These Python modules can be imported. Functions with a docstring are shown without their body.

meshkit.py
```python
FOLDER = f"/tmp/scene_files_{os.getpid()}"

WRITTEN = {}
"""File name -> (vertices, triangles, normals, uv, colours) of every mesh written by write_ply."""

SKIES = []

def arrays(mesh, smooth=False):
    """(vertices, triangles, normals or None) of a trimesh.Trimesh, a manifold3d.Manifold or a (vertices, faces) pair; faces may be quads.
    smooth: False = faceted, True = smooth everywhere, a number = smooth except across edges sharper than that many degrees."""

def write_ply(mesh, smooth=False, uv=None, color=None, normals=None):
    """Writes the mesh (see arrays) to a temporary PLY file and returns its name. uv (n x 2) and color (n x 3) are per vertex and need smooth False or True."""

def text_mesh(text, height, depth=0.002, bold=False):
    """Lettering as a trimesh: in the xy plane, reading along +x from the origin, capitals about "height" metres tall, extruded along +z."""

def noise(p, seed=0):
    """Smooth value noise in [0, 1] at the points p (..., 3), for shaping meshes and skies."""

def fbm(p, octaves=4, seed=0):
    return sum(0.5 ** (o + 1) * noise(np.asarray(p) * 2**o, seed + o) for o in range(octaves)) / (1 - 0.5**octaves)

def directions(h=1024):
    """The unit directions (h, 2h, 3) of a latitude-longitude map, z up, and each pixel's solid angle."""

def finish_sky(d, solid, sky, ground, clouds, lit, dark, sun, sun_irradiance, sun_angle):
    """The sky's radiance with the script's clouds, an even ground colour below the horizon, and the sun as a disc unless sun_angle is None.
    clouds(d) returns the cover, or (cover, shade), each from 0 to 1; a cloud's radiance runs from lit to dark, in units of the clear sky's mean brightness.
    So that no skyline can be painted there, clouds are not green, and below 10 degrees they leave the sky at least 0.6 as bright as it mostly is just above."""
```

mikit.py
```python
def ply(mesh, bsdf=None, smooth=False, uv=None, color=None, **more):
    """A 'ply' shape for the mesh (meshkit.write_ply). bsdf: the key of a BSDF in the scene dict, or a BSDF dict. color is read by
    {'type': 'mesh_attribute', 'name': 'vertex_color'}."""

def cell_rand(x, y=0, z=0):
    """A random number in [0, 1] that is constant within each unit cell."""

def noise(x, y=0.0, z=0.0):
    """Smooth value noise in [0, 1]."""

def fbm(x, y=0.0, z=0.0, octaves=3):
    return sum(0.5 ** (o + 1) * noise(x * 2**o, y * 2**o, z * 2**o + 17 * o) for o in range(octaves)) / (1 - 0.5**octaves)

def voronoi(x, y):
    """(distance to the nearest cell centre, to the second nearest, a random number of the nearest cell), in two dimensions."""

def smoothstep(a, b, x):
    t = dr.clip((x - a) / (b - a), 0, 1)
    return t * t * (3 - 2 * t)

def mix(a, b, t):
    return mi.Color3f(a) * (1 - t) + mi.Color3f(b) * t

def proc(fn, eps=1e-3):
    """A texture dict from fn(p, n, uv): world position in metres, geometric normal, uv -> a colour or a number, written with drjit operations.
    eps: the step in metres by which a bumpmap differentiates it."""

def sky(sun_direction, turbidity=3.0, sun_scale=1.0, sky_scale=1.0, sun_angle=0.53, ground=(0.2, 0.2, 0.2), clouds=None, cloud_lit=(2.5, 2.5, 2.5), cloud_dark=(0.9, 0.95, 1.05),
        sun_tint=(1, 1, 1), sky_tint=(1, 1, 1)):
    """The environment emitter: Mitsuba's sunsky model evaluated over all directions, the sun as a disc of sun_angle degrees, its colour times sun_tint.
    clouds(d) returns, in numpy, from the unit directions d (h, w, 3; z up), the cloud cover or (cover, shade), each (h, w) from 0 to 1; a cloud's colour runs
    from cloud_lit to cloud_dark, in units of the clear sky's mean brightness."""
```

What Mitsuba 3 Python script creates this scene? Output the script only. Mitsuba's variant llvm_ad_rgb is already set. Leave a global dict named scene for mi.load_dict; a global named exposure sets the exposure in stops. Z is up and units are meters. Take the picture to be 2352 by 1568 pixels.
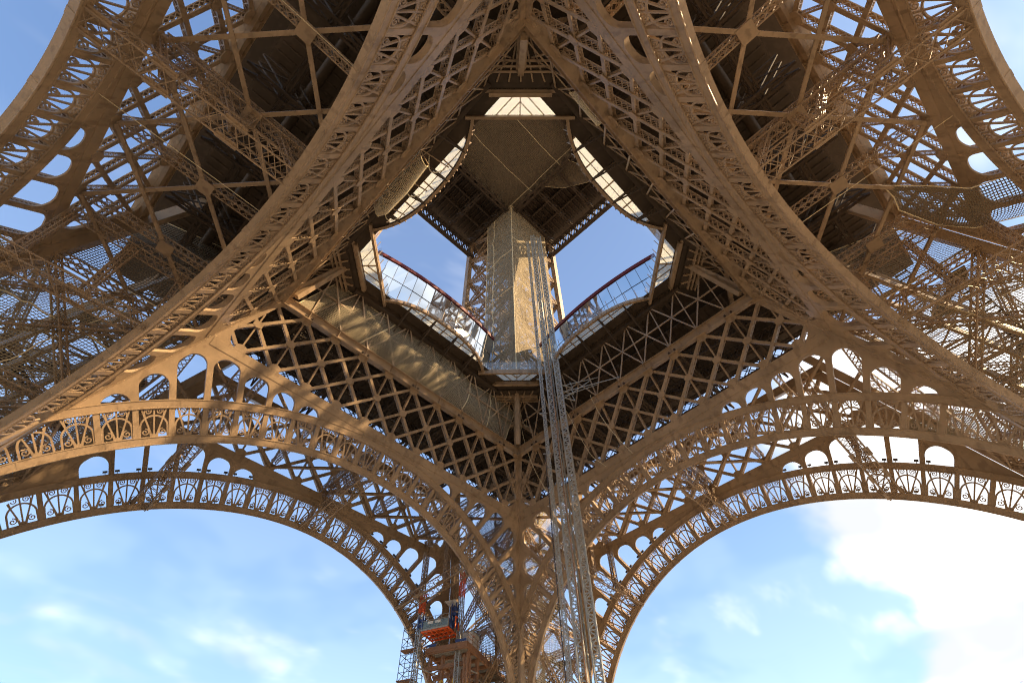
import math, random
import numpy as np, trimesh, mitsuba as mi, drjit as dr, mikit, meshkit
from shapely.geometry import Polygon, LineString, Point, box as sbox
from shapely.ops import unary_union
from shapely import affinity
random.seed(7); rng = np.random.default_rng(7)
T = mi.ScalarTransform4f
scene = {'type': 'scene'}
labels = {}
# ------------------------------------------------------------------ camera, light
CAM = np.array([-22.883, -20.170, 1.6]); YAW, PITCH, ROLL = 0.7575225, 0.9191685, -0.0307835; FPX = 1151.6
cF = np.array([math.cos(PITCH)*math.cos(YAW), math.cos(PITCH)*math.sin(YAW), math.sin(PITCH)])
cR = np.array([math.sin(YAW), -math.cos(YAW), 0.0]); cU = np.cross(cR, cF)
cU = -math.sin(ROLL)*cR + math.cos(ROLL)*cU
scene['camera'] = {'type': 'perspective', 'fov': 2*math.degrees(math.atan(1176/FPX)), 'fov_axis': 'x', 'near_clip': 0.1, 'far_clip': 6000.0,
    'to_world': T().look_at(origin=CAM.tolist(), target=(CAM+cF).tolist(), up=cU.tolist())}
SUN = np.array([0.44, -0.74, 0.56]); SUN /= np.linalg.norm(SUN)
def clouds(d):
    q = d / np.maximum(d[..., 2:3] + 0.25, 0.1)
    w = q + 0.35*(meshkit.fbm(q*2.2+3, 3, 5)[..., None]-0.5)
    n = meshkit.fbm(w*np.array([2.6, 2.6, 1.0]), 6, 3)
    fine = meshkit.fbm(w*np.array([5.0, 9.0, 1.0])+7, 5, 9)
    el, azm = np.arcsin(np.clip(d[..., 2], -1, 1)), np.degrees(np.arctan2(d[..., 1], d[..., 0]))
    ramp = meshkit_s(28, -2, azm)*meshkit_s(-170, -60, azm)*meshkit_s(0.95, 0.5, el)
    cov = meshkit_s(0.52, 0.63, n*0.62+0.40*ramp)
    cov = np.maximum(cov, 0.35*meshkit_s(0.50, 0.8, fine)*meshkit_s(30, -50, azm)*meshkit_s(-170, -60, azm))
    low = np.exp(-((el-0.32)/0.09)**2)
    wisp = 0.34*meshkit_s(0.50, 0.78, fine*0.85+0.13*low*meshkit_s(45, 80, azm)+0.02)*low+0.10*meshkit_s(0.6, 0.8, fine)
    veil = 0.34*np.exp(-np.maximum(d[..., 2], 0)/0.24)
    cov = 1-(1-cov)*(1-wisp)*(1-veil)*0.94
    return cov, 0.8*meshkit_s(0.46, 0.66, meshkit.fbm(w*4.0, 4, 21))
def meshkit_s(a, b, x):
    t = np.clip((x-a)/(b-a), 0, 1); return t*t*(3-2*t)
scene['sky'] = mikit.sky(SUN.tolist(), turbidity=3.0, clouds=clouds, ground=(0.32, 0.29, 0.24), sun_tint=(1.0, 0.90, 0.74), sky_scale=1.15, sky_tint=(0.91, 0.97, 1.06), cloud_lit=(2.3, 2.3, 2.3), cloud_dark=(1.05, 1.1, 1.18))
exposure = 2.9
# ------------------------------------------------------------------ materials
def paint(base, rough=0.55, amp=0.25, scale=0.5, dirt=(0.10, 0.07, 0.05), damt=0.35):
    b = tuple(base); dd = tuple(dirt)
    def fn(p, n, uv):
        a = mikit.fbm(p.x*scale, p.y*scale, p.z*scale, 4)
        s = mikit.fbm(p.x*2.3, p.y*2.3, p.z*0.35, 3)
        f = mikit.noise(p.x*9, p.y*9, p.z*9)
        c = mi.Color3f(*b)*(1+amp*(a-0.5)*2+0.10*(f-0.5))
        return mikit.mix(c, mi.Color3f(*dd), damt*mikit.smoothstep(0.52, 0.75, s))
    return {'type': 'twosided', 'bsdf': {'type': 'principled', 'base_color': mikit.proc(fn), 'roughness': rough, 'specular': 0.35}}
def plain(c, rough=0.5, metallic=0.0):
    return {'type': 'twosided', 'bsdf': {'type': 'principled', 'base_color': {'type': 'rgb', 'value': list(c)}, 'roughness': rough, 'metallic': metallic}}
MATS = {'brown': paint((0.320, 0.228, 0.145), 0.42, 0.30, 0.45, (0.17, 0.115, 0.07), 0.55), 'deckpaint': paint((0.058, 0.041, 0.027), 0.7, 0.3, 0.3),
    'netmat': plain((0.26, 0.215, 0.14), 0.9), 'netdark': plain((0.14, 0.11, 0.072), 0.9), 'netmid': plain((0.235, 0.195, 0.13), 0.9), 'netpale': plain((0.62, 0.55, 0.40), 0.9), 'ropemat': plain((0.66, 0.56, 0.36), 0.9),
    'steel': plain((0.40, 0.40, 0.37), 0.45, 0.3), 'rust': paint((0.30, 0.16, 0.09), 0.7, 0.3, 0.8), 'yellow': plain((0.60, 0.34, 0.04)),
    'redfascia': plain((0.11, 0.014, 0.018), 0.5), 'orange': plain((0.78, 0.13, 0.02), 0.5), 'blue': plain((0.035, 0.07, 0.22), 0.45), 'white': plain((0.78, 0.77, 0.72), 0.5),
    'greyblue': plain((0.22, 0.31, 0.36), 0.5), 'darkmetal': plain((0.05, 0.045, 0.045), 0.5), 'tube': plain((0.30, 0.30, 0.28), 0.4, 0.6),
    'mirror': {'type': 'twosided', 'bsdf': {'type': 'principled', 'base_color': {'type': 'rgb', 'value': [0.62, 0.66, 0.70]}, 'metallic': 1.0, 'roughness': 0.03}},
    'pane': {'type': 'thindielectric', 'int_ior': 1.5},
    'frosted': {'type': 'principledthin', 'base_color': {'type': 'rgb', 'value': [0.86, 0.87, 0.83]}, 'roughness': 0.5, 'diff_trans': 1.5, 'spec_trans': 0.0},
    'groundmat': paint((0.30, 0.265, 0.21), 0.9, 0.2, 0.05, (0.16, 0.15, 0.13))}
for k_, v_ in MATS.items(): scene[k_] = v_
# ------------------------------------------------------------------ mesh helpers
class MB:
    def __init__(s): s.V, s.F, s.n = [], [], 0
    def add(s, v, f):
        v = np.asarray(v, float); s.V.append(v); s.F.append(np.asarray(f, int)+s.n); s.n += len(v); return s
    def bars(s, P, Q, w, h, up=(0, 0, 1)):
        P, Q = np.atleast_2d(np.asarray(P, float)), np.atleast_2d(np.asarray(Q, float))
        a = Q-P; L = np.linalg.norm(a, axis=1, keepdims=True); ok = L[:, 0] > 1e-6; P, Q, a, L = P[ok], Q[ok], a[ok], L[ok]
        if len(P) == 0: return s
        a = a/L; up = np.broadcast_to(np.asarray(up, float), a.shape)
        sd = np.cross(a, up); l = np.linalg.norm(sd, axis=1); bad = l < 1e-3
        if bad.any(): sd[bad] = np.cross(a[bad], [0.9, 0.43, 0.1])
        sd /= np.linalg.norm(sd, axis=1, keepdims=True); u = np.cross(sd, a)
        sd, u = sd*w/2, u*h/2
        v = np.stack([P-sd-u, P+sd-u, P+sd+u, P-sd+u, Q-sd-u, Q+sd-u, Q+sd+u, Q-sd+u], 1)
        f = np.array([[0, 3, 2], [0, 2, 1], [4, 5, 6], [4, 6, 7], [0, 1, 5], [0, 5, 4], [1, 2, 6], [1, 6, 5], [2, 3, 7], [2, 7, 6], [3, 0, 4], [3, 4, 7]])
        return s.add(v.reshape(-1, 3), (f[None]+np.arange(len(P))[:, None, None]*8).reshape(-1, 3))
    def bar(s, p, q, w, h, up=(0, 0, 1)): return s.bars([p], [q], w, h, up)
    def chain(s, pts, w, h, up=(0, 0, 1)): pts = np.asarray(pts, float); return s.bars(pts[:-1], pts[1:], w, h, up)
    def poly(s, g, d0, d1):
        for q in getattr(g, 'geoms', [g]):
            if q.is_empty or q.geom_type != 'Polygon' or q.area < 1e-3: continue
            m = trimesh.creation.extrude_polygon(q, d1-d0, engine='earcut'); v = np.array(m.vertices); v[:, 2] += d0; s.add(v, m.faces)
        return s
    def lattice(s, p, q, w, h, up=(0, 0, 1), ch=0.10, la=0.05, pitch=None, cross=True):
        p, q = np.asarray(p, float), np.asarray(q, float); a = q-p; L = np.linalg.norm(a); a = a/L
        sd = np.cross(a, up)
        if np.linalg.norm(sd) < 1e-3: sd = np.cross(a, [0.9, 0.43, 0.1])
        sd /= np.linalg.norm(sd); u = np.cross(sd, a)
        c = [p+sd*w/2*i+u*h/2*j for i, j in ((-1, -1), (1, -1), (1, 1), (-1, 1))]
        s.bars(c, [x+a*L for x in c], ch, ch, u)
        n = max(2, int(round(L/(pitch or max(w, h)))))
        t = np.linspace(0, L, n+1)[:, None]
        for i in range(4):
            A, B = c[i]+a*t, c[(i+1) % 4]+a*t
            e = u if i % 2 == 0 else sd
            if cross: s.bars(np.vstack([A[:-1], B[:-1]]), np.vstack([B[1:], A[1:]]), la, la*0.6, e)
            else: s.bars(np.where(np.arange(n)[:, None] % 2 == 0, A[:-1], B[:-1]), np.where(np.arange(n)[:, None] % 2 == 0, B[1:], A[1:]), la, la*0.6, e)
        return s
    def tube(s, pts, r, sides=8):
        p = np.asarray(pts, float); t = np.gradient(p, axis=0); t /= np.linalg.norm(t, axis=1, keepdims=True)+1e-12
        a = np.cross(t, [0.31, 0.22, 0.92]); a /= np.linalg.norm(a, axis=1, keepdims=True)+1e-12; b = np.cross(t, a)
        an = np.arange(sides)*2*np.pi/sides
        v = p[:, None]+r*(np.cos(an)[None, :, None]*a[:, None]+np.sin(an)[None, :, None]*b[:, None])
        i, j = np.meshgrid(np.arange(len(p)-1), np.arange(sides), indexing='ij')
        f = np.stack([i*sides+j, i*sides+(j+1) % sides, (i+1)*sides+(j+1) % sides, (i+1)*sides+j], -1).reshape(-1, 4)
        return s.add(v.reshape(-1, 3), np.vstack([f[:, [0, 1, 2]], f[:, [0, 2, 3]]]))
    def arc(s, prof, vc, a0, a1, n):          # closed profile [(R, d)] swept about (0, vc) in the (u, v) plane
        prof = np.asarray(prof, float); an = np.radians(np.linspace(a0, a1, n+1)); m = len(prof)
        v = np.stack([np.sin(an)[:, None]*prof[None, :, 0], vc+np.cos(an)[:, None]*prof[None, :, 0], np.broadcast_to(prof[None, :, 1], (n+1, m))], -1)
        i, j = np.meshgrid(np.arange(n), np.arange(m), indexing='ij')
        f = np.stack([i*m+j, i*m+(j+1) % m, (i+1)*m+(j+1) % m, (i+1)*m+j], -1).reshape(-1, 4)
        return s.add(v.reshape(-1, 3), np.vstack([f[:, [0, 1, 2]], f[:, [0, 2, 3]]]))
    def done(s): return np.vstack(s.V), np.vstack(s.F)
used = {}
def key_of(name):
    n = used.get(name, -1)+1; used[name] = n
    return name if n == 0 else f'{name}_{n:03d}'
def obj(name, mesh, mat, parent=None, tw=None, smooth=False):
    """One entry of the scene; mesh is an MB, or the dict of an earlier ply() to share. Returns its key."""
    k = key_of((parent+'__' if parent else '')+name)
    d = mesh if isinstance(mesh, dict) else mikit.ply(mesh.done() if isinstance(mesh, MB) else mesh, mat, smooth=smooth)
    d = dict(d)
    if tw is not None: d['to_world'] = T(tw)
    scene[k] = d; return k
def share(mb, mat, smooth=False): return mikit.ply(mb.done(), mat, smooth=smooth)
def tag(k, label, cat=None, group=None, kind=None):
    labels[k] = {'label': label}
    if cat: labels[k]['category'] = cat
    if group: labels[k]['group'] = group
    if kind: labels[k]['kind'] = kind
    return k
def root(name, label, cat, group=None): return tag(key_of(name), label, cat, group)
def shift(x, y, z):
    m = np.eye(4); m[:3, 3] = [x, y, z]; return m
def rotz(deg):
    a = math.radians(deg); m = np.eye(4); m[:2, :2] = [[round(math.cos(a), 12), -math.sin(a)], [math.sin(a), round(math.cos(a), 12)]]; return m
# ------------------------------------------------------------------ tower geometry (metres)
SL = 0.5229964; KK = math.hypot(1, SL); B_IN, B_OUT = 44.6462, 59.1247
inn = lambda z: B_IN-SL*z
out = lambda z: B_OUT-SL*z
def plane(b0):
    m = np.eye(4); m[:3, 0] = [1, 0, 0]; m[:3, 1] = [0, -SL/KK, 1/KK]; m[:3, 2] = [0, -1/KK, -SL/KK]; m[:3, 3] = [0, b0, 0]; return m
def inplane(vc, phi):
    a = math.radians(phi); m = np.eye(4); m[:2, :2] = [[math.cos(a), math.sin(a)], [-math.sin(a), math.cos(a)]]; m[1, 3] = vc; return m
def toworld(b0, uvd, side=0): 
    p = np.c_[np.atleast_2d(uvd), np.ones(len(np.atleast_2d(uvd)))]; return (rotz(side)@plane(b0)@p.T).T[:, :3]
SIDES = (0, 90, 180, 270)     # the face across +y, -x, -y, +x
TOWER = root('iron_tower', 'vast brown riveted iron lattice tower seen from below with four arched legs', 'tower')
def spiral(cx, cy, r, a0, turns, sgn):
    t = np.linspace(0, 1, 22); a = math.radians(a0)+sgn*t*turns*2*math.pi; rr = r*(1-0.82*t)
    return LineString(np.c_[cx+rr*np.cos(a), cy+rr*np.sin(a)])
def fan_poly(Ra, Rb, half):
    """Ironwork between two posts: round-headed arch, three rays, two scrolls above and two below."""
    H = Rb-Ra; w = half; L = []; hs = Ra+0.36*H; r = w*0.97
    a = np.linspace(0, math.pi, 20)
    L.append((LineString([(r, Ra-0.05), (r, hs)]+[(r*math.cos(x), hs+r*math.sin(x)) for x in a]+[(-r, hs), (-r, Ra-0.05)]), 0.075))
    L.append((LineString([(0, Ra), (0, Rb+0.05)]), 0.065))
    for s in (-1, 1):
        L.append((LineString([(s*0.12, Ra), (s*w*0.92, Rb+0.05)]), 0.065))
        L.append((spiral(s*w*0.43, Rb-0.10*H, 0.105*H, 90, 1.35, s), 0.042))
        L.append((LineString([(s*w*0.43, Rb+0.0), (s*w*0.66, Rb-0.04*H), (s*w*0.70, Rb-0.14*H), (s*w*0.62, hs+r*0.80)]), 0.045))
        L.append((spiral(s*w*0.62, Ra+0.19*H, 0.12*H, 90, 1.35, s), 0.045))
        L.append((LineString([(s*w*0.62, Ra+0.31*H), (s*w*0.42, Ra+0.28*H), (s*w*0.30, Ra+0.17*H), (s*w*0.22, Ra)]), 0.045))
    return unary_union([l.buffer(b, cap_style=2, quad_segs=2) for l, b in L]+[Polygon([(-0.24*w, Ra-0.02), (0.24*w, Ra-0.02), (0.12*w, Ra+0.12*H), (-0.12*w, Ra+0.12*H)])]).simplify(0.012)
def clip_region(margin):     # between the two leg edges
    return Polygon([(-(inn(z)-margin), z*KK) for z in (0, 60)]+[(inn(z)-margin, z*KK) for z in (60, 0)])
def post_mesh(Ra, Rb, w, dep, laced):
    m = MB()
    if not laced:
        m.bar((0, Ra, -0.03), (0, Rb, -0.03), w, 0.06, (0, 0, 1)); m.bar((0, Ra, -dep+0.03), (0, Rb, -dep+0.03), w, 0.06, (0, 0, 1))
        for x in (-w/2+0.05, w/2-0.05): m.bar((x, Ra, -dep/2), (x, Rb, -dep/2), 0.04, dep-0.13, (0, 0, 1))
        return m
    m.bar((0, Ra, -0.03), (0, Rb, -0.03), w, 0.06, (0, 0, 1)); m.bar((0, Ra, -dep+0.03), (0, Rb, -dep+0.03), w, 0.06, (0, 0, 1))
    n = max(2, int((Rb-Ra)/0.36)); t = np.linspace(Ra, Rb, n+1)
    for x in (-w/2+0.04, w/2-0.04):
        A = np.c_[np.full(n+1, x), t, np.full(n+1, -0.07)]; B = np.c_[np.full(n+1, x), t, np.full(n+1, -dep+0.07)]
        m.bars(np.vstack([A[:-1], B[:-1]]), np.vstack([B[1:], A[1:]]), 0.07, 0.03, (1, 0, 0))
        m.bar((x, Ra, -0.10), (x, Rb, -0.10), 0.03, 0.10, (0, 0, 1)); m.bar((x, Ra, -dep+0.10), (x, Rb, -dep+0.10), 0.03, 0.10, (0, 0, 1))
    return m
def arch(kind):
    inner = kind == 'inner'
    vc, b0, step = (5.94, B_IN, 3.92) if inner else (6.85, B_OUT, 4.05)
    R0, R1, R2, R3 = (37.33, 38.0, 40.65, 41.37) if inner else (36.30, 36.92, 39.55, 40.20)
    dep = 0.55 if inner else 0.78; marg = 0.66 if inner else 1.35
    vch, vtop = (47.15, 48.5) if inner else (46.85, 48.1); pw = 0.46 if inner else 0.40
    amax = 64; clip = clip_region(marg)
    def rim(ra, rb):
        m = MB(); m.arc([(ra, 0.05), (rb, 0.05), (rb, -dep), (ra, -dep)], vc, -amax, amax, 96)
        for r in (ra, rb): m.arc([(r+0.07*math.cos(x), 0.05+0.07*math.sin(x)) for x in np.linspace(0, 2*math.pi, 6, endpoint=False)], vc, -amax, amax, 96)
        return m
    rl, ru = share(rim(R0, R1), 'brown'), share(rim(R2, R3), 'brown')
    post = share(post_mesh(R1, R2, pw, dep, not inner), 'brown')
    half = math.tan(math.radians(step/2))*R1-pw/2
    fp = fan_poly(R1, R2, half); d0, d1 = (-0.16, -0.03)
    fan = share(MB().poly(fp, d0, d1), 'brown')
    lit = MB()
    # spandrel
    circ = Point(0, vc).buffer(R3-0.1, quad_segs=90)
    full = Polygon([(-inn(z), z*KK) for z in (vtop/KK, 24)][::-1]+[(inn(z), z*KK) for z in (vtop/KK, 24)]).difference(circ).difference(sbox(-60, -10, 60, 24*KK))
    holes = []
    lim = Polygon([(-(inn(z)-marg), z*KK) for z in (20, vch/KK)]+[(inn(z)-marg, z*KK) for z in (vch/KK, 20)])
    for k in range(-13, 13):
        a0, a1 = math.radians(step*k), math.radians(step*(k+1)); hw = pw*0.62
        sec = Polygon([(0, vc), (60*math.sin(a0), vc+60*math.cos(a0)), (60*math.sin(a1), vc+60*math.cos(a1))])
        e0 = LineString([(0, vc), (60*math.sin(a0), vc+60*math.cos(a0))]).buffer(hw); e1 = LineString([(0, vc), (60*math.sin(a1), vc+60*math.cos(a1))]).buffer(hw)
        core = sec.difference(e0).difference(e1)
        h = core.difference(Point(0, vc).buffer(R3-1.6, quad_segs=90)).intersection(lim)
        h = h.buffer(-1.05, quad_segs=8).buffer(1.05, quad_segs=8).difference(Point(0, vc).buffer(R3-0.02, quad_segs=90))
        for g in getattr(h, 'geoms', [h]):
            if g.geom_type == 'Polygon' and g.area > 0.9: holes.append((k, g))
    plate = full.difference(unary_union([h for _, h in holes]))
    sp = share(MB().poly(plate.simplify(0.01), -dep if inner else -0.16, -0.02), 'brown')
    cover = share(MB().bar((-inn(vtop/KK)+0.2, (vch+0.4+vtop)/2, 0.0), (inn(vtop/KK)-0.2, (vch+0.4+vtop)/2, 0.0), vtop-vch-0.4, 0.05, (0, 0, 1)), 'brown')
    cut = {}
    n = 15
    for k in range(-n, n):
        pl = affinity.translate(affinity.rotate(fp, -step*(k+0.5), origin=(0, 0)), 0, vc)
        if clip.contains(pl): cut[k] = None
        else:
            q = pl.intersection(clip.buffer(0.1)); cut[k] = share(MB().poly(q.simplify(0.01), d0, d1), 'brown') if q.area > 0.4 else False
    posts_ok = [k for k in range(-n, n+1) if clip.contains(Point(R2*math.sin(math.radians(step*k)), vc+R2*math.cos(math.radians(step*k))))]
    ups = {}
    if not inner:
        for k in range(-10, 11):
            p = (math.sin(math.radians(step*k)), math.cos(math.radians(step*k))); rt = (vch+0.3-vc)/p[1]
            x = abs(p[0])
            while abs(rt*p[0]) > inn((vc+rt*p[1])/KK)-0.9: rt -= 0.1
            if rt-R3 > 0.7: ups[k] = share(post_mesh(R3, rt, pw, dep-0.16, True), 'brown')
    spl = []
    for k in range(-6, 7):
        a0 = 2*step*k+0.7*math.sin(k*2.1); m = MB()
        m.arc([(R0-0.022, 0.02), (R0-0.022, -dep-0.02), (R0+0.05, -dep-0.02), (R0+0.05, 0.02)], vc, a0, a0+0.85, 3); spl.append(share(MB().arc([(R0+0.10, 0.072), (R1-0.10, 0.072), (R1-0.10, 0.0), (R0+0.10, 0.0)], vc, a0, a0+0.85, 3), 'brown'))
        spl.append(share(m, 'brown')); m = MB(); spl.append(share(m.arc([(R2+0.10, 0.072), (R3-0.10, 0.072), (R3-0.10, 0.0), (R2+0.10, 0.0)], vc, a0+1.5, a0+2.3, 3), 'brown'))
    for s in SIDES:
        base = rotz(s)@plane(b0); a = key_of(f'{TOWER}__{kind}_arch')
        for m_ in spl: obj('splice_plate', m_, None, a, base)
        obj('lower_rim', rl, None, a, base); obj('upper_rim', ru, None, a, base)
        obj('spandrel_plate', sp, None, a, base); obj('cover_strip', cover, None, a, base)
        for k in posts_ok: obj('post', post, None, a, base@inplane(vc, step*k))
        for k in range(-n, n):
            if cut[k] is None: obj('fan_panel', fan, None, a, base@inplane(vc, step*(k+0.5)))
            elif cut[k]: obj('fan_panel', cut[k], None, a, base)
        for k, u in ups.items(): obj('spandrel_post', u, None, a, base@inplane(vc, step*k)@np.array([[1, 0, 0, 0], [0, 1, 0, 0], [0, 0, 1, -0.02], [0, 0, 0, 1.0]]))
    return holes
holes_in = arch('inner'); holes_out = arch('outer')
# ------------------------------------------------------------------ belt girders
def laced_bar(p, q, w, dep, lace=True, thick=0.09):     # in the (u, v) plane, front at d=0
    m = MB(); p, q = np.array([*p, 0.0]), np.array([*q, 0.0]); Z = (0, 0, 1)
    f = np.array([0, 0, -thick/2]); b = np.array([0, 0, -dep+thick/2])
    m.bar(p+f, q+f, w, thick, Z); m.bar(p+b, q+b, w, thick, Z)
    if lace:
        a = q-p; L = np.linalg.norm(a); a /= L; sd = np.array([a[1], -a[0], 0]); n = max(2, int(L/(0.75*dep)))
        t = np.linspace(0, L, n+1)[:, None]
        for e in (-1, 1):
            A = p+sd*e*(w/2-0.03)+a*t+[0, 0, -thick]; B = p+sd*e*(w/2-0.03)+a*t+[0, 0, -dep+thick]
            m.bars(np.vstack([A[:-1], B[:-1]]), np.vstack([B[1:], A[1:]]), 0.06, 0.03, sd)
    return m
def belt(kind):
    inner = kind == 'inner'
    b0 = B_IN if inner else B_OUT; v0, v1, vt = (48.5, 55.45, 56.55) if inner else (48.1, 54.4, 55.45)
    marg = 0.55 if inner else 1.3; dep = 0.75 if inner else 0.85; S = 3.87; w = 0.33 if inner else 0.40
    win = Polygon([(-(inn(v0/KK)-marg), v0), (inn(v0/KK)-marg, v0), (inn(v1/KK)-marg, v1), (-(inn(v1/KK)-marg), v1)])
    rnd = win.buffer(-1.3, quad_segs=8).buffer(1.3, quad_segs=8)
    frame = Polygon([(-inn(v0/KK), v0), (inn(v0/KK), v0), (inn(v1/KK), v1), (-inn(v1/KK), v1)]).difference(rnd.buffer(0.02))
    D = []
    for j in range(-9, 10):
        for s in (-1, 1):
            l = LineString([(j*S, v0-0.1), (j*S+s*2*S, v1+0.1)]).intersection(win.buffer(0.15))
            if l.length > 2.2: D.append((l.coords[0], l.coords[-1], s))
    dm = [share(laced_bar(a, b, w, dep-(0.0 if s > 0 else 0.24)), 'brown') for a, b, s in D]
    U = []
    for j in range(-5, 6):
        l = LineString([(j*S, v0), (j*S, v1)]).intersection(win)
        if l.length > 2: U.append(share(laced_bar(l.coords[0], l.coords[-1], 0.16, 0.5, True, 0.06), 'brown'))
    e = inn(v1/KK)
    top = MB().bar((-e, (v1+vt)/2, -dep/2), (e, (v1+vt)/2, -dep/2), vt-v1, dep, (0, 0, 1)).bar((-e+0.2, v1+0.05, 0.22), (e-0.2, v1+0.05, 0.22), 0.07, 0.45, (0, 0, 1)).bar((-e+0.2, vt-0.03, 0.12), (e-0.2, vt-0.03, 0.12), 0.06, 0.26, (0, 0, 1))
    for x in np.arange(-4, 5)*3.87: top.bar((x-0.03, v1+0.05, 0.18), (x-0.03, vt, 0.1), 0.06, 0.25, (0, 0, 1))
    fr = [MB().poly(frame.intersection(b_).simplify(0.01), -0.3, -0.01) for b_ in (sbox(-60, 0, 0, 90), sbox(0, 0, 60, 90))]
    gl = {}
    for j in range(-6, 7):
        for vv, hh in ((v0+0.25, 0.5), ((v0+v1)/2, 0.42), (v1-0.25, 0.5)):
            if win.contains(Point(j*S, vv)): gl[(j, vv)] = hh
    gm = {h: share(MB().poly(Polygon([(-h*1.2, -h*0.55), (0, -h), (h*1.2, -h*0.55), (h*1.2, h*0.55), (0, h), (-h*1.2, h*0.55)]), -0.04, 0.025), 'brown') for h in (0.5, 0.42)}
    ts, fs = share(top, 'brown'), [share(f_, 'brown') for f_ in fr]
    for s in SIDES:
        base = rotz(s)@plane(b0); a = key_of(f'{TOWER}__{kind}_belt')
        obj('upper_chord', ts, None, a, base); [obj('end_plate', f_, None, a, base) for f_ in fs]
        for (j, vv), h in gl.items(): obj('gusset_plate', gm[h], None, a, base@shift(j*S, vv, 0))
        for d, (_, _, sg) in zip(dm, D): obj('diagonal', d, None, a, base@np.array([[1, 0, 0, 0], [0, 1, 0, 0], [0, 0, 1, 0.0 if sg > 0 else -0.12], [0, 0, 0, 1.0]]))
        for u in U: obj('upright', u, None, a, base@np.array([[1, 0, 0, 0], [0, 1, 0, 0], [0, 0, 1, -0.14], [0, 0, 0, 1.0]]))
belt('inner'); belt('outer')
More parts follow.
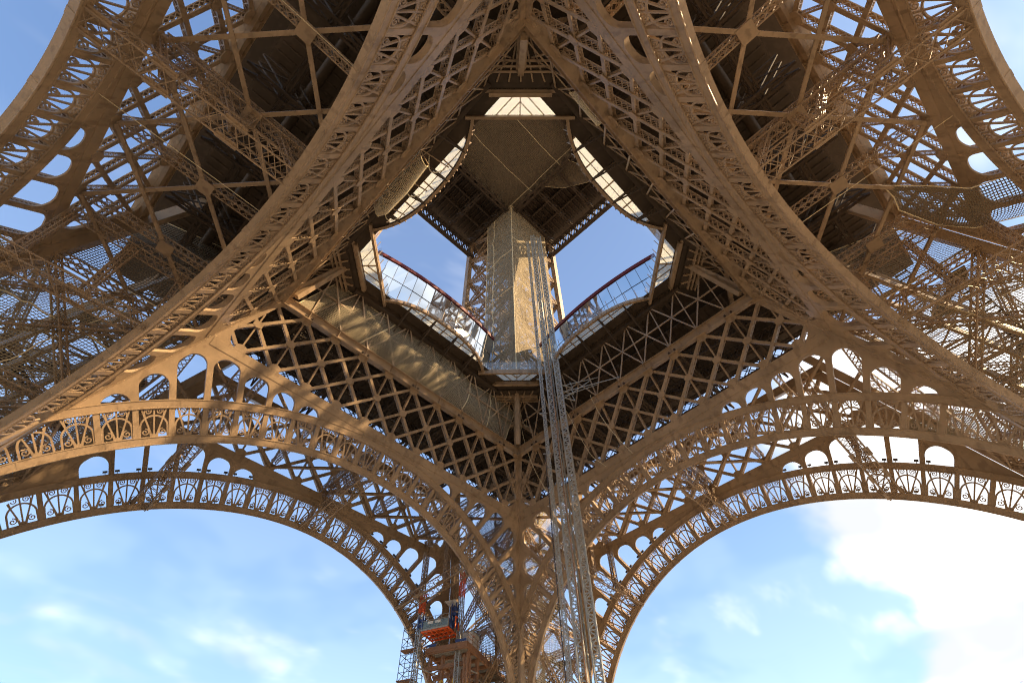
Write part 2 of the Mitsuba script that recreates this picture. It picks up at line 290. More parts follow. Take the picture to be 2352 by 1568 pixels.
# ------------------------------------------------------------------ legs
def leg():
    cols = []; top = 56.8
    for a, b, w in (('i', 'i', 0.72), ('i', 'o', 0.95), ('o', 'i', 0.95), ('o', 'o', 0.95)):
        f = {'i': inn, 'o': out}
        pt = lambda z, e=0: np.array([f[a](z)+(w/2 if a == 'i' else -w/2), f[b](z)+(w/2 if b == 'i' else -w/2), z])
        m = MB(); p, q = pt(0), pt(top)
        m.bar(p, q, w, w, (1, 0, 0))
        cols.append(share(m, 'brown'))
    lev = [1.5, 12, 22.5, 33, 42.6]
    faces = {'yi': lambda t, z: (inn(z)+t*(out(z)-inn(z)), inn(z)+0.4, z), 'xi': lambda t, z: (inn(z)+0.4, inn(z)+t*(out(z)-inn(z)), z),
             'yo': lambda t, z: (inn(z)+t*(out(z)-inn(z)), out(z)-0.4, z), 'xo': lambda t, z: (out(z)-0.4, inn(z)+t*(out(z)-inn(z)), z)}
    B, Hh = [], []
    for nm, f in faces.items():
        for z0, z1 in zip(lev[:-1], lev[1:]):
            for t0, t1 in ((0.04, 0.96), (0.96, 0.04)): B.append(share(MB().lattice(f(t0, z0), f(t1, z1), 0.7, 0.55, ch=0.13, la=0.06, pitch=0.8), 'brown'))
            for t0, t1 in ((0.04, 0.5), (0.96, 0.5)):
                B.append(share(MB().lattice(f(t0, (z0+z1)/2), f(t1, z1), 0.4, 0.35, ch=0.09, la=0.05, pitch=0.6), 'brown'))
        for z in lev[1:]: Hh.append(share(MB().lattice(f(0.04, z), f(0.96, z), 0.7, 0.7, ch=0.13, la=0.06, pitch=0.8), 'brown'))
    inside = MB()
    mid = lambda z, a, b: np.array([(inn(z)+out(z))/2+a, (inn(z)+out(z))/2+b, z])
    for a, b in ((-2.4, -2.4), (2.4, -2.4), (-2.4, 2.4), (2.4, 2.4)): inside.bar(mid(0, a, b), mid(56, a, b), 0.35, 0.7)
    for z in np.arange(2, 55, 2.2):
        for (a, b), (c, d) in (((-2.4, -2.4), (2.4, -2.4)), ((2.4, -2.4), (2.4, 2.4)), ((2.4, 2.4), (-2.4, 2.4)), ((-2.4, 2.4), (-2.4, -2.4))):
            inside.bar(mid(z, a, b), mid(z, c, d), 0.14, 0.2); inside.bar(mid(z, a, b), mid(z+2.2, c, d), 0.1, 0.14)
    ins = share(inside, 'brown')
    stair = MB()
    for i, z in enumerate(np.arange(1, 55, 3.0)):
        s = 1 if i % 2 == 0 else -1
        for off in (-0.6, 0.6): stair.bar(mid(z, 4.6+off, -3.5*s), mid(z+3, 4.6+off, 3.5*s), 0.08, 0.35); stair.bar(mid(z, 4.6+off, -3.5*s)+[0, 0, 1], mid(z+3, 4.6+off, 3.5*s)+[0, 0, 1], 0.05, 0.05)
        for t in np.linspace(0, 1, 14): 
            c = mid(z, 4.6, -3.5*s)*(1-t)+mid(z+3, 4.6, 3.5*s)*t; stair.bar(c-[0.6, 0, 0], c+[0.6, 0, 0], 0.25, 0.04)
        c = mid(z+3, 4.6, 4.3*s); stair.bar(c-[0.9, 0, 0], c+[0.9, 0, 0], 1.6, 0.1)
    st = share(stair, 'deckpaint')
    for s in SIDES:
        k = key_of(f'{TOWER}__leg'); base = rotz(s)
        for c in cols: obj('corner_column', c, None, k, base)
        for b in B: obj('lattice_brace', b, None, k, base)
        for b in Hh: obj('cross_girder', b, None, k, base)
        obj('lift_track', ins, None, k, base); obj('staircase', st, None, k, base)
leg()
# ------------------------------------------------------------------ bracing between the inner and outer faces
def bracing():
    zc = 42.7; yi, yo, S2 = inn(zc)+0.3, out(zc)-0.3, 7.74
    flat, lat, gus, tr = [], [], [], []
    for j in range(-2, 3):
        for s in (-1, 1):
            p, q = np.array([j*S2, yo, zc]), np.array([(j+2*s)*S2, yi, zc]); t = 1.0
            if abs(q[0]) > inn(zc): t = (inn(zc)-abs(p[0]))/(abs(q[0])-abs(p[0])); q = p+(q-p)*t
            if s > 0: p, q = p-[0, 0, 0.12], q-[0, 0, 0.12]
            flat.append(MB().bar(p, q, 0.34, 0.10).bar(p+[0, 0, 0.16], q+[0, 0, 0.16], 0.10, 0.26))
        p, q = np.array([j*S2, yo, zc+0.5]), np.array([j*S2, yi, zc+0.5]); lat.append(MB().lattice(p, q, 0.55, 0.75, ch=0.10, la=0.05, pitch=0.62))
    for j in (-1, 0, 1, -2, 2):
        ym = (yi+yo)/2; c = np.array([j*S2, ym])
        gus.append(MB().poly(sbox(c[0]-0.62, c[1]-0.62, c[0]+0.62, c[1]+0.62), zc-0.24, zc-0.19))
    for k in (-7, 0, 7):
        ai, ao = math.radians(3.92*k), math.radians(4.05*k)
        p = toworld(B_OUT, [[36.9*math.sin(ao), 6.85+36.9*math.cos(ao), -0.4]])[0]; q = toworld(B_IN, [[38.0*math.sin(ai), 5.94+38.0*math.cos(ai), -0.3]])[0]
        zt = zc+0.2; m = MB(); m.lattice(p, q, 1.5, 1.1, ch=0.11, la=0.055, pitch=1.0)
        for t in (0.34, 0.67):
            a = p+(q-p)*t; b = a.copy(); b[2] = zt; b[1] = a[1]
            m.lattice(a, b, 0.6, 0.5, (1, 0, 0), ch=0.08, la=0.05, pitch=0.6)
        pt = p.copy(); pt[2] = zt; pt[1] = yo; qt = q.copy(); qt[2] = zt; qt[1] = yi
        m.lattice(pt, p+(q-p)*0.34, 0.5, 0.4, ch=0.08, la=0.045, pitch=0.6); m.lattice(pt+(qt-pt)*0.34, p+(q-p)*0.67, 0.5, 0.4, ch=0.08, la=0.045, pitch=0.6); m.lattice(pt+(qt-pt)*0.67, q, 0.5, 0.4, ch=0.08, la=0.045, pitch=0.6)
        m.lattice(pt, qt, 1.2, 0.8, ch=0.10, la=0.05, pitch=0.8)
        for t in (0.06, 0.34, 0.67):
            c = p+(q-p)*t; 
            for dx in (-0.75, 0.75): m.bar(c+[dx, 0.8, -0.45], c+[dx, -0.8, -0.45], 0.5, 0.05)
        tr.append(m)
    flat, lat, gus, tr = [[share(m, 'brown') for m in x] for x in (flat, lat, gus, tr)]
    for s in SIDES:
        k = key_of(f'{TOWER}__wind_bracing'); base = rotz(s)
        for m in flat: obj('flat_bar', m, None, k, base)
        for m in lat: obj('lattice_beam', m, None, k, base)
        for m in gus: obj('gusset', m, None, k, base)
        for m in tr: obj('arch_truss', m, None, k, base)
bracing()
# ------------------------------------------------------------------ first floor: deck, beams, void edge
def floor():
    D = f'{TOWER}__first_floor'; key_of(D)
    zd = 57.0
    void = Polygon([(8.9, 15.75), (15.75, 8.9), (15.75, -8.9), (8.9, -15.75), (-8.9, -15.75), (-15.75, -8.9), (-15.75, 8.9), (-8.9, 15.75)])
    glassoct = Polygon([(12.1, 16.4), (16.4, 12.1), (16.4, -12.1), (12.1, -16.4), (-12.1, -16.4), (-16.4, -12.1), (-16.4, 12.1), (-12.1, 16.4)])
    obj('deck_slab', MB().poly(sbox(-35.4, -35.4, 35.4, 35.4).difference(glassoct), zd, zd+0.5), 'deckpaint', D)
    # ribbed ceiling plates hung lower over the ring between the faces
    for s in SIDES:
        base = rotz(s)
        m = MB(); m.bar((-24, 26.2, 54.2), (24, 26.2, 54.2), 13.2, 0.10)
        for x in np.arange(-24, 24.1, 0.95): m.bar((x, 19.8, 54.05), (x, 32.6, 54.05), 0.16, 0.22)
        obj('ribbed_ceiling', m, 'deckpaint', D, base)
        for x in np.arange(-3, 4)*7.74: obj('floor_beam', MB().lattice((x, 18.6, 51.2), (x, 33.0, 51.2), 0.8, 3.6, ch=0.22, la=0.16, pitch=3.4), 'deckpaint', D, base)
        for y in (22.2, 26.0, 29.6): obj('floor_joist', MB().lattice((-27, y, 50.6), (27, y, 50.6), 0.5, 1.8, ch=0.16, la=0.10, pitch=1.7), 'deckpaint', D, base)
        for y, r, x0, x1 in ((24.0, 0.42, -20, 9), (28.4, 0.5, -12, 21)):
            t = np.linspace(0, 1, 9)[:, None]; a = np.linspace(0, math.pi/2, 8)
            pts = np.vstack([np.c_[np.linspace(x0, x1, 12), np.full(12, y), np.full(12, 52.9)], np.c_[x1+1.6*np.sin(a[1:]), y-1.6*(1-np.cos(a[1:])), np.full(7, 52.9)], [[x1+1.6, y-5, 52.9]]])
            obj('duct', MB().tube(pts, r, 12), 'deckpaint', D, base, smooth=True)
    # framing between the inner belt and the void edge
    zb, zt = 50.3, 56.9; yb, yt = inn(50.07)+0.2, 16.75
    for s in SIDES:
        base = rotz(s); n = 4
        P = lambda j: np.array([j*3.87, yb, zb]); Q = lambda j: np.array([j*3.87, yt, zt])
        for j in range(-n, n+1):
            obj('hanger', MB().bar(P(j), Q(j), 0.14, 0.14, (1, 0, 0)), 'brown', D, base)
            for sg in (-1, 1):
                if abs(j+sg) <= n: obj('edge_brace', MB().bar(P(j)+[0, 0.1*sg, 0], Q(j+sg)+[0, 0.1*sg, 0], 0.18, 0.10, (0, 1, 0.2)), 'brown', D, base)
        obj('edge_rail', MB().bar((-17.5, (yb+yt)/2, (zb+zt)/2), (17.5, (yb+yt)/2, (zb+zt)/2), 0.12, 0.2), 'brown', D, base)
        # straight beam and curved gangway beam
        m = MB().bar((-12.4, 16.75, 56.75), (12.4, 16.75, 56.75), 0.45, 0.9).bar((-12.4, 17.3, 56.5), (12.4, 17.3, 56.5), 0.7, 0.12)
        for x in np.arange(-11, 11.1, 1.1): m.bar((x, 17.2, 56.4), (x, 18.6, 56.4), 0.5, 0.10)
        obj('void_beam', m, 'deckpaint', D, base)
        xs = np.linspace(-1, 1, 41); cu = np.array([(8.9*x, curve_y(8.9*x), 57.15) for x in xs])
        m = MB().chain(cu, 0.10, 0.55).chain(cu+[0, 0.12, -0.25], 0.34, 0.06).chain(cu+[0, 0.12, 0.27], 0.34, 0.06)
        for x in np.linspace(-8.3, 8.3, 22): m.bar((x, curve_y(x)-0.06, 57.15), (x, curve_y(x)-0.20, 57.15), 0.05, 0.45, (0, 0, 1))
        obj('gangway_edge', m, 'brown', D, base)
        for x in (-5.6, -1.9, 1.9, 5.6): obj('bracket', MB().bar((x, curve_y(x)+0.1, 57.0), (x, 16.6, 56.6), 0.16, 0.35).bar((x, curve_y(x)+0.1, 57.0), (x, 18.3, 54.2), 0.14, 0.16), 'deckpaint', D, base)
        # glass floor panes between curve and straight beam
        e = np.linspace(-6.7, 6.7, 5)
        for a, b in zip(e[:-1], e[1:]):
            xs_ = np.linspace(a+0.06, b-0.06, 6); q = Polygon([(x, min(15.0, curve_y(x)+0.38)) for x in xs_]+[(b-0.06, 15.05), (a+0.06, 15.05)]).buffer(0)
            for lo, hi in ((10, 14.34), (14.42, 16)): obj('glass_floor_pane', MB().poly(q.intersection(sbox(a, lo, b, hi)), 57.30, 57.34), 'frosted', D, base)
        for a in e: obj('glazing_bar', MB().bar((a, curve_y(a)+0.4, 57.22), (a, 15.1, 57.22), 0.12, 0.18), 'brown', D, base)
        obj('glazing_bar', MB().bar((-5.6, 14.38, 57.24), (5.6, 14.38, 57.24), 0.08, 0.14), 'brown', D, base)
        xs_ = np.linspace(-9.0, 9.0, 31)
        obj('gangway_soffit', MB().poly(Polygon([(x, curve_y(x)+0.05) for x in xs_]+[(x, curve_y(x)+0.36 if abs(x) < 6.8 else 15.3) for x in xs_[::-1]]).buffer(0), 57.26, 57.36).poly(sbox(-12.2, 15.08, 12.2, 16.6), 57.25, 57.35), 'deckpaint', D, base)
        # chamfered corner: two beams and the glazed strip between them
        mm = MB().bar((8.3, 16.3, 57.0), (16.3, 8.3, 57.0), 0.30, 0.75).bar((8.7, 15.75, 57.2), (15.75, 8.7, 57.2), 0.16, 0.45)
        obj('corner_beam', mm, 'brown', D, base)
        obj('corner_beam', MB().bar((11.6, 16.1, 56.95), (16.1, 11.6, 56.95), 0.4, 0.8).bar((11.2, 16.9, 57.1), (16.9, 11.2, 57.1), 0.3, 0.5), 'brown', D, base)
        trap = Polygon([(15.05, 9.7), (15.05, 12.3), (12.3, 15.05), (9.7, 15.05)]); bm = MB()
        cuts = [trap]
        xs_ = [15.05-0.87*i for i in (0, 1, 2, 3)]+[12.375]
        for i in range(4):
            p_ = trap.intersection(sbox(xs_[i+1]+0.03, 0, xs_[i]-0.03, 20)).intersection(Polygon([(0, -0.05), (20, 19.95), (20, 0)]))
            if p_.area < 0.15: continue
            obj('glass_floor_pane', MB().poly(p_, 57.38, 57.42), 'frosted', D, base); obj('glass_floor_pane', MB().poly(Polygon([(y, x) for x, y in p_.exterior.coords][::-1]), 57.38, 57.42), 'frosted', D, base)
            x = xs_[i+1]
            if 1:
                y0, y1 = 24.75-x, min(27.35-x, x)
                bm.bar((x, y0, 57.3), (x, y1, 57.3), 0.08, 0.16, (0, 0, 1)).bar((y0, x, 57.3), (y1, x, 57.3), 0.08, 0.16, (0, 0, 1))
        bm.bar((12.375, 12.375, 57.3), (13.7, 13.7, 57.3), 0.10, 0.18)
        obj('glazing_bar', bm, 'brown', D, base)
        obj('corner_ceiling', MB().poly(Polygon([(15.05, 8.4), (16.6, 8.4), (16.6, 16.6), (8.4, 16.6), (8.4, 15.05)]).difference(trap).difference(Polygon([(0, 0), (24.6, 0), (0, 24.6)])), 57.2, 57.36), 'deckpaint', D, base)
        c0, c1 = (np.array([8.9, 15.75]), np.array([15.75, 8.9])), None
        # corner bracket under the leg: triangular plate
        obj('corner_plate', MB().poly(Polygon([(12.4, 16.9), (16.9, 12.4), (18.4, 14.6), (18.4, 18.4), (14.6, 18.4)]), 56.6, 56.7), 'deckpaint', D, base)
        cp = MB()
        for o in (0.7, 1.5, 2.3): cp.bar((12.9+o*0.35, 17.2+o*0.5, 56.4), (17.2+o*0.5, 12.9+o*0.35, 56.4), 0.2, 0.4)
        for t in np.linspace(0.1, 0.9, 5): cp.bar((12.6*(1-t)+16.8*t, 16.8*(1-t)+12.6*t, 56.5), (17.6*(1-t)+18.4*t, 18.4*(1-t)+17.6*t, 56.5), 0.15, 0.3)
        cp.bar((17.9, 17.9, 50.2), (15.2, 15.2, 56.8), 0.6, 0.6); cp.bar((17.9, 17.9, 54.8), (21.5, 15.8, 52.0), 0.5, 0.4); cp.bar((17.9, 17.9, 54.8), (15.8, 21.5, 52.0), 0.5, 0.4)
        obj('corner_bracket', cp, 'brown', D, base)
        # balustrade of clear panes on slanting posts
        P = [np.array([8.9*x, curve_y(8.9*x), 57.45]) for x in np.linspace(-1, 1, 15)]
        Q = [p+[0, -0.35, 1.55] for p in P]
        for a, b in zip(P, Q): obj('balustrade_post', MB().bar(a, b, 0.05, 0.10), 'brown', D, base)
        for i in range(14):
            v = [P[i], P[i+1], Q[i+1]-[0, 0, 0.12], Q[i]-[0, 0, 0.12]]; obj('balustrade_pane', (np.array(v), np.array([[0, 1, 2], [0, 2, 3]])), 'pane', D, base)
        P = [np.array([*(c0[0]*(1-t)+c0[1]*t), 57.45]) for t in np.linspace(0, 1, 9)]; Q = [p+[-0.25, -0.25, 1.55] for p in P]
        for a, b in zip(P, Q): obj('balustrade_post', MB().bar(a, b, 0.05, 0.10), 'brown', D, base)
        for i in range(8):
            v = [P[i], P[i+1], Q[i+1]-[0, 0, 0.12], Q[i]-[0, 0, 0.12]]; obj('balustrade_pane', (np.array(v), np.array([[0, 1, 2], [0, 2, 3]])), 'pane', D, base)
def curve_y(x): return 13.2+2.5*(abs(x)/8.9)**2.7
floor()
# ------------------------------------------------------------------ glass pavilions on the first floor
def pavilion(side, zt, off, label):
    k = root('glass_pavilion', label, 'pavilion'); base = rotz(side)
    def cy(x, f): t = x/11.5; return (17.75+off+1.1*t*t)*(1-f)+(15.65+off+1.1*t*t-0.15*t)*f
    xs = np.linspace(-11.5, 11.5, 15); fs = (0, 0.36, 0.68, 1.0); z = lambda f: 57.6+(zt-57.6)*f
    P = lambda x, f: np.array([x, cy(x, f), z(f)])
    for a, b in zip(xs[:-1], xs[1:]):
        for f0, f1 in zip(fs[:-1], fs[1:]):
            j = rng.normal(0, 0.012, 4)
            v = [P(a, f0)+[0, j[0], 0], P(b, f0)+[0, j[1], 0], P(b, f1)+[0, j[2], 0], P(a, f1)+[0, j[3], 0]]
            obj('facade_pane', (np.array(v), np.array([[0, 1, 2], [0, 2, 3]])), 'mirror', k, base)
    for x in xs: obj('mullion', MB().bar(P(x, 0)-[0, 0.03, 0], P(x, 1)-[0, 0.03, 0], 0.06, 0.05, (0, 1, 0)), 'darkmetal', k, base)
    for f in fs[1:-1]: obj('transom', MB().chain([P(x, f)-[0, 0.03, 0] for x in xs], 0.06, 0.05), 'darkmetal', k, base)
    xs2 = np.linspace(-11.6, 11.6, 30); m = MB().chain([P(x, 1)+[0, 0.1, 0.32] for x in xs2], 0.5, 0.75); obj('roof_fascia', m, 'redfascia', k, base)
    obj('roof', MB().poly(Polygon([(x, cy(x, 1)+0.3) for x in xs]+[(12.5, 30), (-12.5, 30)]), zt+0.1, zt+0.5), 'redfascia', k, base)
    for s in (-1, 1): obj('end_wall', (np.array([P(11.5*s, 0), (12.5*s, 29, 57.6), (12.5*s, 29, zt+0.1), P(11.5*s, 1)]), np.array([[0, 1, 2], [0, 2, 3]])), 'mirror', k, base)
pavilion(0, 68.0, 0.0, 'glass fronted pavilion with dark red roof edge, left of the netted pillar, reflecting white')
pavilion(270, 67.0, 0.55, 'glass fronted pavilion with dark red roof edge, right of the masts, reflecting blue sky')
# ------------------------------------------------------------------ upper legs and second floor
i2 = lambda z: 12+(87.8-z)*0.090
o2 = lambda z: 25.9+(87.8-z)*0.114
def upper():
    z0, z1 = 57.5, 111.0; lev = np.linspace(60, 110, 8)
    faces = {'yi': lambda t, z: (i2(z)+t*(o2(z)-i2(z)), i2(z)+0.3, z), 'xi': lambda t, z: (i2(z)+0.3, i2(z)+t*(o2(z)-i2(z)), z),
             'yo': lambda t, z: (i2(z)+t*(o2(z)-i2(z)), o2(z)-0.3, z), 'xo': lambda t, z: (o2(z)-0.3, i2(z)+t*(o2(z)-i2(z)), z)}
    cols, br = [], []
    for fa, fb in ((i2, i2), (i2, o2), (o2, i2), (o2, o2)):
        cols.append(share(MB().bar((fa(z0), fb(z0), z0), (fa(z1), fb(z1), z1), 1.0, 1.0, (1, 0, 0)), 'brown'))
    for f in faces.values():
        for a, b in zip(lev[:-1], lev[1:]):
            for t0, t1 in ((0.05, 0.95), (0.95, 0.05)): br.append(share(MB().lattice(f(t0, a), f(t1, b), 0.5, 0.45, ch=0.12, la=0.06, pitch=0.8), 'brown'))
            br.append(share(MB().bar(f(0.04, b), f(0.96, b), 0.4, 0.4).bar(f(0.5, a), f(0.5, b), 0.2, 0.2), 'brown'))
    lift = MB(); mid = lambda z, a, b: np.array([(i2(z)+o2(z))/2+a, (i2(z)+o2(z))/2+b, z])
    for a in (-1.8, 1.8):
        for b in (-1.8, 1.8): lift.bar(mid(z0, a, b), mid(z1, a, b), 0.3, 0.5)
    for z in np.arange(58, 110, 1.8):
        for (a, b), (c, d) in (((-1.8, -1.8), (1.8, -1.8)), ((1.8, -1.8), (1.8, 1.8)), ((1.8, 1.8), (-1.8, 1.8)), ((-1.8, 1.8), (-1.8, -1.8))): lift.bar(mid(z, a, b), mid(z, c, d), 0.12, 0.16); lift.bar(mid(z, a, b), mid(z+1.8, c, d), 0.1, 0.1)
    lf = share(lift, 'brown')
    for s in (0, 90, 270):
        k = key_of(f'{TOWER}__upper_leg')
        for c in cols: obj('corner_column', c, None, k, rotz(s))
        for b in br: obj('lattice_brace', b, None, k, rotz(s))
        obj('lift_track', lf, None, k, rotz(s))
    D = f'{TOWER}__second_floor'; key_of(D)
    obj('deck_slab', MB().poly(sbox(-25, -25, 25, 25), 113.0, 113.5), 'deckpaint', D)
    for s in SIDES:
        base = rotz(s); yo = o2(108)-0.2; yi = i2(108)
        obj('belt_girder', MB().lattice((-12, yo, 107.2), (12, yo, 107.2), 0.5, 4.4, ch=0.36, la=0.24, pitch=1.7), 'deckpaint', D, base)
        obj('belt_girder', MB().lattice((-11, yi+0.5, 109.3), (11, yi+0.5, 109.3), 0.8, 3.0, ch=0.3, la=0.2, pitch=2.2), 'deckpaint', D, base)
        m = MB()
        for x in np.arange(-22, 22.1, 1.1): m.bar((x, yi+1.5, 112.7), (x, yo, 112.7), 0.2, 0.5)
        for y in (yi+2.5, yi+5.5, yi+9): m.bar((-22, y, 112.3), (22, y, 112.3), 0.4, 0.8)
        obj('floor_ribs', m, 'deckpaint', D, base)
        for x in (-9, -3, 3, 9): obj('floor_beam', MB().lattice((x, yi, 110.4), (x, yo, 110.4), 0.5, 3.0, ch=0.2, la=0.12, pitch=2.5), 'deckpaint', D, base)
upper()
# ------------------------------------------------------------------ nets
def grid(rows, n, sag=(0, 0, 0), wob=0.0, seed=0):
    """rows: control rows of 3-D points -> (n0, n1, 3) grid, bilinear with a sag vector and some unevenness."""
    C = np.asarray(rows, float); a, b, _ = C.shape
    u, v = np.linspace(0, a-1, n[0]), np.linspace(0, b-1, n[1]); iu, iv = np.minimum(u.astype(int), a-2), np.minimum(v.astype(int), b-2)
    fu, fv = (u-iu)[:, None, None], (v-iv)[None, :, None]
    g = C[iu][:, iv]*(1-fu)*(1-fv)+C[iu+1][:, iv]*fu*(1-fv)+C[iu][:, iv+1]*(1-fu)*fv+C[iu+1][:, iv+1]*fu*fv
    s = np.sin(np.pi*np.linspace(0, 1, n[0]))[:, None, None]*np.sin(np.pi*np.linspace(0, 1, n[1]))[None, :, None]
    g = g+s**0.7*np.asarray(sag, float)
    if wob:
        g = g+wob*np.stack([meshkit.fbm(g*0.32+seed+9*i, 3, 5+i)-0.5 for i in range(3)], -1)*2*s**0.4
    return g
def net_mesh(g, pitch, w):
    """Strands of a knotted net: thin ribbons along both directions of the sheet g."""
    m = MB()
    for t in (0, 1):
        h = g if t == 0 else g.transpose(1, 0, 2)
        L = np.linalg.norm(np.diff(h, axis=0), axis=2).sum(0).mean(); W = np.linalg.norm(np.diff(h, axis=1), axis=2).sum(1).mean()
        k = max(2, int(W/pitch)); x = np.linspace(0, h.shape[1]-1, k+1); i = np.minimum(x.astype(int), h.shape[1]-2); f = (x-i)[None, :, None]
        c = h[:, i]*(1-f)+h[:, i+1]*f; dvec = h[:, i+1]-h[:, i]; dvec = dvec/(np.linalg.norm(dvec, axis=2, keepdims=True)+1e-9)*w/2
        n0 = c.shape[0]; V = np.stack([c-dvec, c+dvec], 2).reshape(-1, 3)
        a, b = np.meshgrid(np.arange(n0-1), np.arange(k+1), indexing='ij'); q = lambda r, s_, e: (r*(k+1)+s_)*2+e
        F = np.stack([q(a, b, 0), q(a, b, 1), q(a+1, b, 1), q(a+1, b, 0)], -1).reshape(-1, 4); m.add(V, np.vstack([F[:, [0, 1, 2]], F[:, [0, 2, 3]]]))
    return m
def net(label, g, pitch=0.26, w=0.075, mat='netmat', name='safety_net', edge=True, ropes=(), er=0.05):
    k = root(name, label, 'net')
    obj('mesh', net_mesh(g, pitch, w), mat, k); labels[k+'__mesh'] = {'label': 'fine knotted net mesh', 'kind': 'stuff'}
    if edge:
        for e in (g[0], g[-1], g[:, 0], g[:, -1]): obj('edge_rope', MB().tube(e, er, 5), 'ropemat', k)
    for r in ropes: obj('tie_rope', MB().tube(r, er*1.2, 5), 'ropemat', k)
    return k
U = np.linspace(0, 1, 12)
g = grid([[(-17.3, 18.75, 50.3)]+[(x, 18.85, 50.25) for x in np.linspace(-15.8, 15.6, 9)]+[(16.2, 18.7, 50.6)], [(-14.6, 17.8, 57.0), (-12.5, 17.7, 56.8), (-8.3, 17.3, 56.2), (-4.3, 17.5, 56.9), (-1, 17.2, 56.9), (2.6, 17.2, 56.9), (5.6, 17.4, 56.7), (8.4, 17.9, 56.0), (11.4, 17.8, 56.3), (15.0, 17.8, 56.6), (17.4, 17.9, 56.2)]], (24, 90), (0, -0.7, -0.5), 0.3)
net('long safety net strung along the lower left edge of the first floor', g, 0.22, 0.10, ropes=[g[:, i] for i in (24, 62, 73)], mat='netmid')
LI = lambda t, z, e=0.25: (-(inn(z)+t*(out(z)-inn(z))), inn(z)-e, z)
g = grid([[LI(t, z, -1.0) for t in np.linspace(0.05, 1.25, 7)] for z in (42.2, 38, 32, 25, 18)], (60, 60), (0.4, -0.9, 0), 0.7, 3)
net('large net across the left leg with crossed pale ropes', g, 0.27, 0.07, ropes=[g[14], g[:, 20], g[:, 47], g[40]])
g = grid([[(-37.2, 22.6, 43.2), (-36.0, 22.3, 48.0), (-34.5, 22.0, 53.0)], [(-30, 22.3, 42.6), (-28.5, 21.3, 48), (-27, 20.6, 53.6)], [(-22.4, 22.2, 42.6), (-20.5, 20.6, 47.5), (-19.2, 19.4, 53.2)]], (40, 40), (0.3, -0.6, -0.3), 0.5, 5)
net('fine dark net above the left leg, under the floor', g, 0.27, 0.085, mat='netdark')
RI = lambda t, z, e=0.25: (inn(z)-e, -(inn(z)+t*(out(z)-inn(z))), z)
g = grid([[RI(t, z, -1.0) for t in np.linspace(0.05, 1.25, 7)] for z in (42.2, 38, 32, 25, 18)], (60, 60), (-0.9, 0.4, 0), 0.7, 11)
net('large sunlit net across the right leg with crossed ropes', g, 0.27, 0.065, ropes=[g[14], g[:, 24], g[:, 47], g[40]], er=0.03)
g = grid([[(22.2, -22.4, 42.8), (20.6, -20.5, 47.5), (19.4, -19.2, 52.6)], [(22.3, -30, 42.6), (21.3, -28.5, 47), (20.6, -27, 51)], [(22.4, -36.2, 42.6), (21.8, -35.0, 45.5), (21, -33, 49)]], (40, 40), (-0.6, 0.3, -0.3), 0.5, 6)
net('golden backlit net above the right leg, under the floor', g, 0.27, 0.06)
g = grid([[(10.8, -32.3, 43.0), (12.2, -34.4, 41.6), (13.6, -36.3, 40.0), (15.0, -39.8, 40.0)], [(12.0, -32.4, 42.3), (13.9, -34.0, 41.0), (15.2, -36.0, 39.4), (16.8, -39.6, 39.4)], [(13.2, -32.2, 42.0), (15.6, -33.6, 40.6), (17.2, -35.4, 39.6), (19.3, -38.8, 40.0)]], (30, 40), (0, 0, -0.8), 0.4, 8)
net('sagging dark net stretched under the girder at the far right', g, 0.22, 0.09, mat='netdark')
for sgn, lab in ((-1, 'net sheet hung outside the lower left end of the outer arch'), (1, 'net sheet hung outside the lower right end of the outer arch')):
    f = (lambda u, z, e=0.9: (u, out(z)-e, z)) if sgn < 0 else (lambda u, z, e=0.9: (out(z)-e, u, z))
    g = grid([[f(-22.0, 39.5), f(-25.5, 36.4), f(-29.5, 32.5)], [f(-25.5, 40.0), f(-29, 37.5), f(-33, 33.5)]], (20, 30), (0, 0, -0.3), 0.3, 14); net(lab, g, 0.2, 0.10)
a = np.linspace(0, math.pi, 12)
g = grid([[(-17.15-0.75*math.cos(x), -3.1-0.0*x, 54.2-1.4*math.cos(x)*-1-1.3*math.sin(x)) for x in a], [(-17.2-1.0*math.cos(x), 0.5, 54.0+1.7*math.cos(x)-1.7*math.sin(x)) for x in a], [(-17.2-0.9*math.cos(x), 3.6, 53.9+1.6*math.cos(x)-1.5*math.sin(x)) for x in a], [(-17.2-0.5*math.cos(x), 4.9, 54.0+0.9*math.cos(x)-0.6*math.sin(x)) for x in a]], (50, 24), (0, 0, 0), 0.25, 17)
k = net('bulging pale net basket hung along the upper left edge of the void', g, 0.17, 0.075, 'netpale', 'net_basket')
for y in (-3.1, 0.6, 4.6): obj('arm', MB().bar((-17.9, y, 55.2), (-14.2, y-0.2, 56.6), 0.10, 0.14).bar((-17.9, y, 55.2), (-16.4, y, 53.2), 0.08, 0.08), 'brown', k)
for y in (-3.0, 0.7, 4.6):
    t = np.linspace(0, 1, 12); obj('hose', MB().tube(np.c_[-16.6+2.1*t, np.full(12, y)+0.8*np.sin(t*math.pi), 55.9-1.1*np.sin(t*math.pi)], 0.05, 6), 'netpale', k)
g = grid([[(-11.3, -17.6, 53.2), (-7.1, -17.6, 53.2)], [(-10.9, -18.4, 52.6), (-7.1, -18.5, 52.8)]], (16, 30), (0, 0.3, -0.7), 0.2, 21)
net('small pale net hanging under the upper right edge of the void', g, 0.16, 0.08, 'netpale')
g = grid([[(x, y, 110) for x in (-11, -4, 4, 10.9)] for y in (-11, -4, 4, 10.8)], (50, 50), (0, 0, -0.9), 0.3, 31)
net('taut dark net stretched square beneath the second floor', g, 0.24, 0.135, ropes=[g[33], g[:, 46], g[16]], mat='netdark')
g = grid([[(11.0, 2.2, 109.9), (11.0, -6.1, 109.8)], [(15, -1.5, 109.5), (15.5, -8, 109.3)], [(17.7, -5.9, 109.6), (19.5, -12, 109.6)]], (24, 30), (0, 0, -0.5), 0.3, 33)
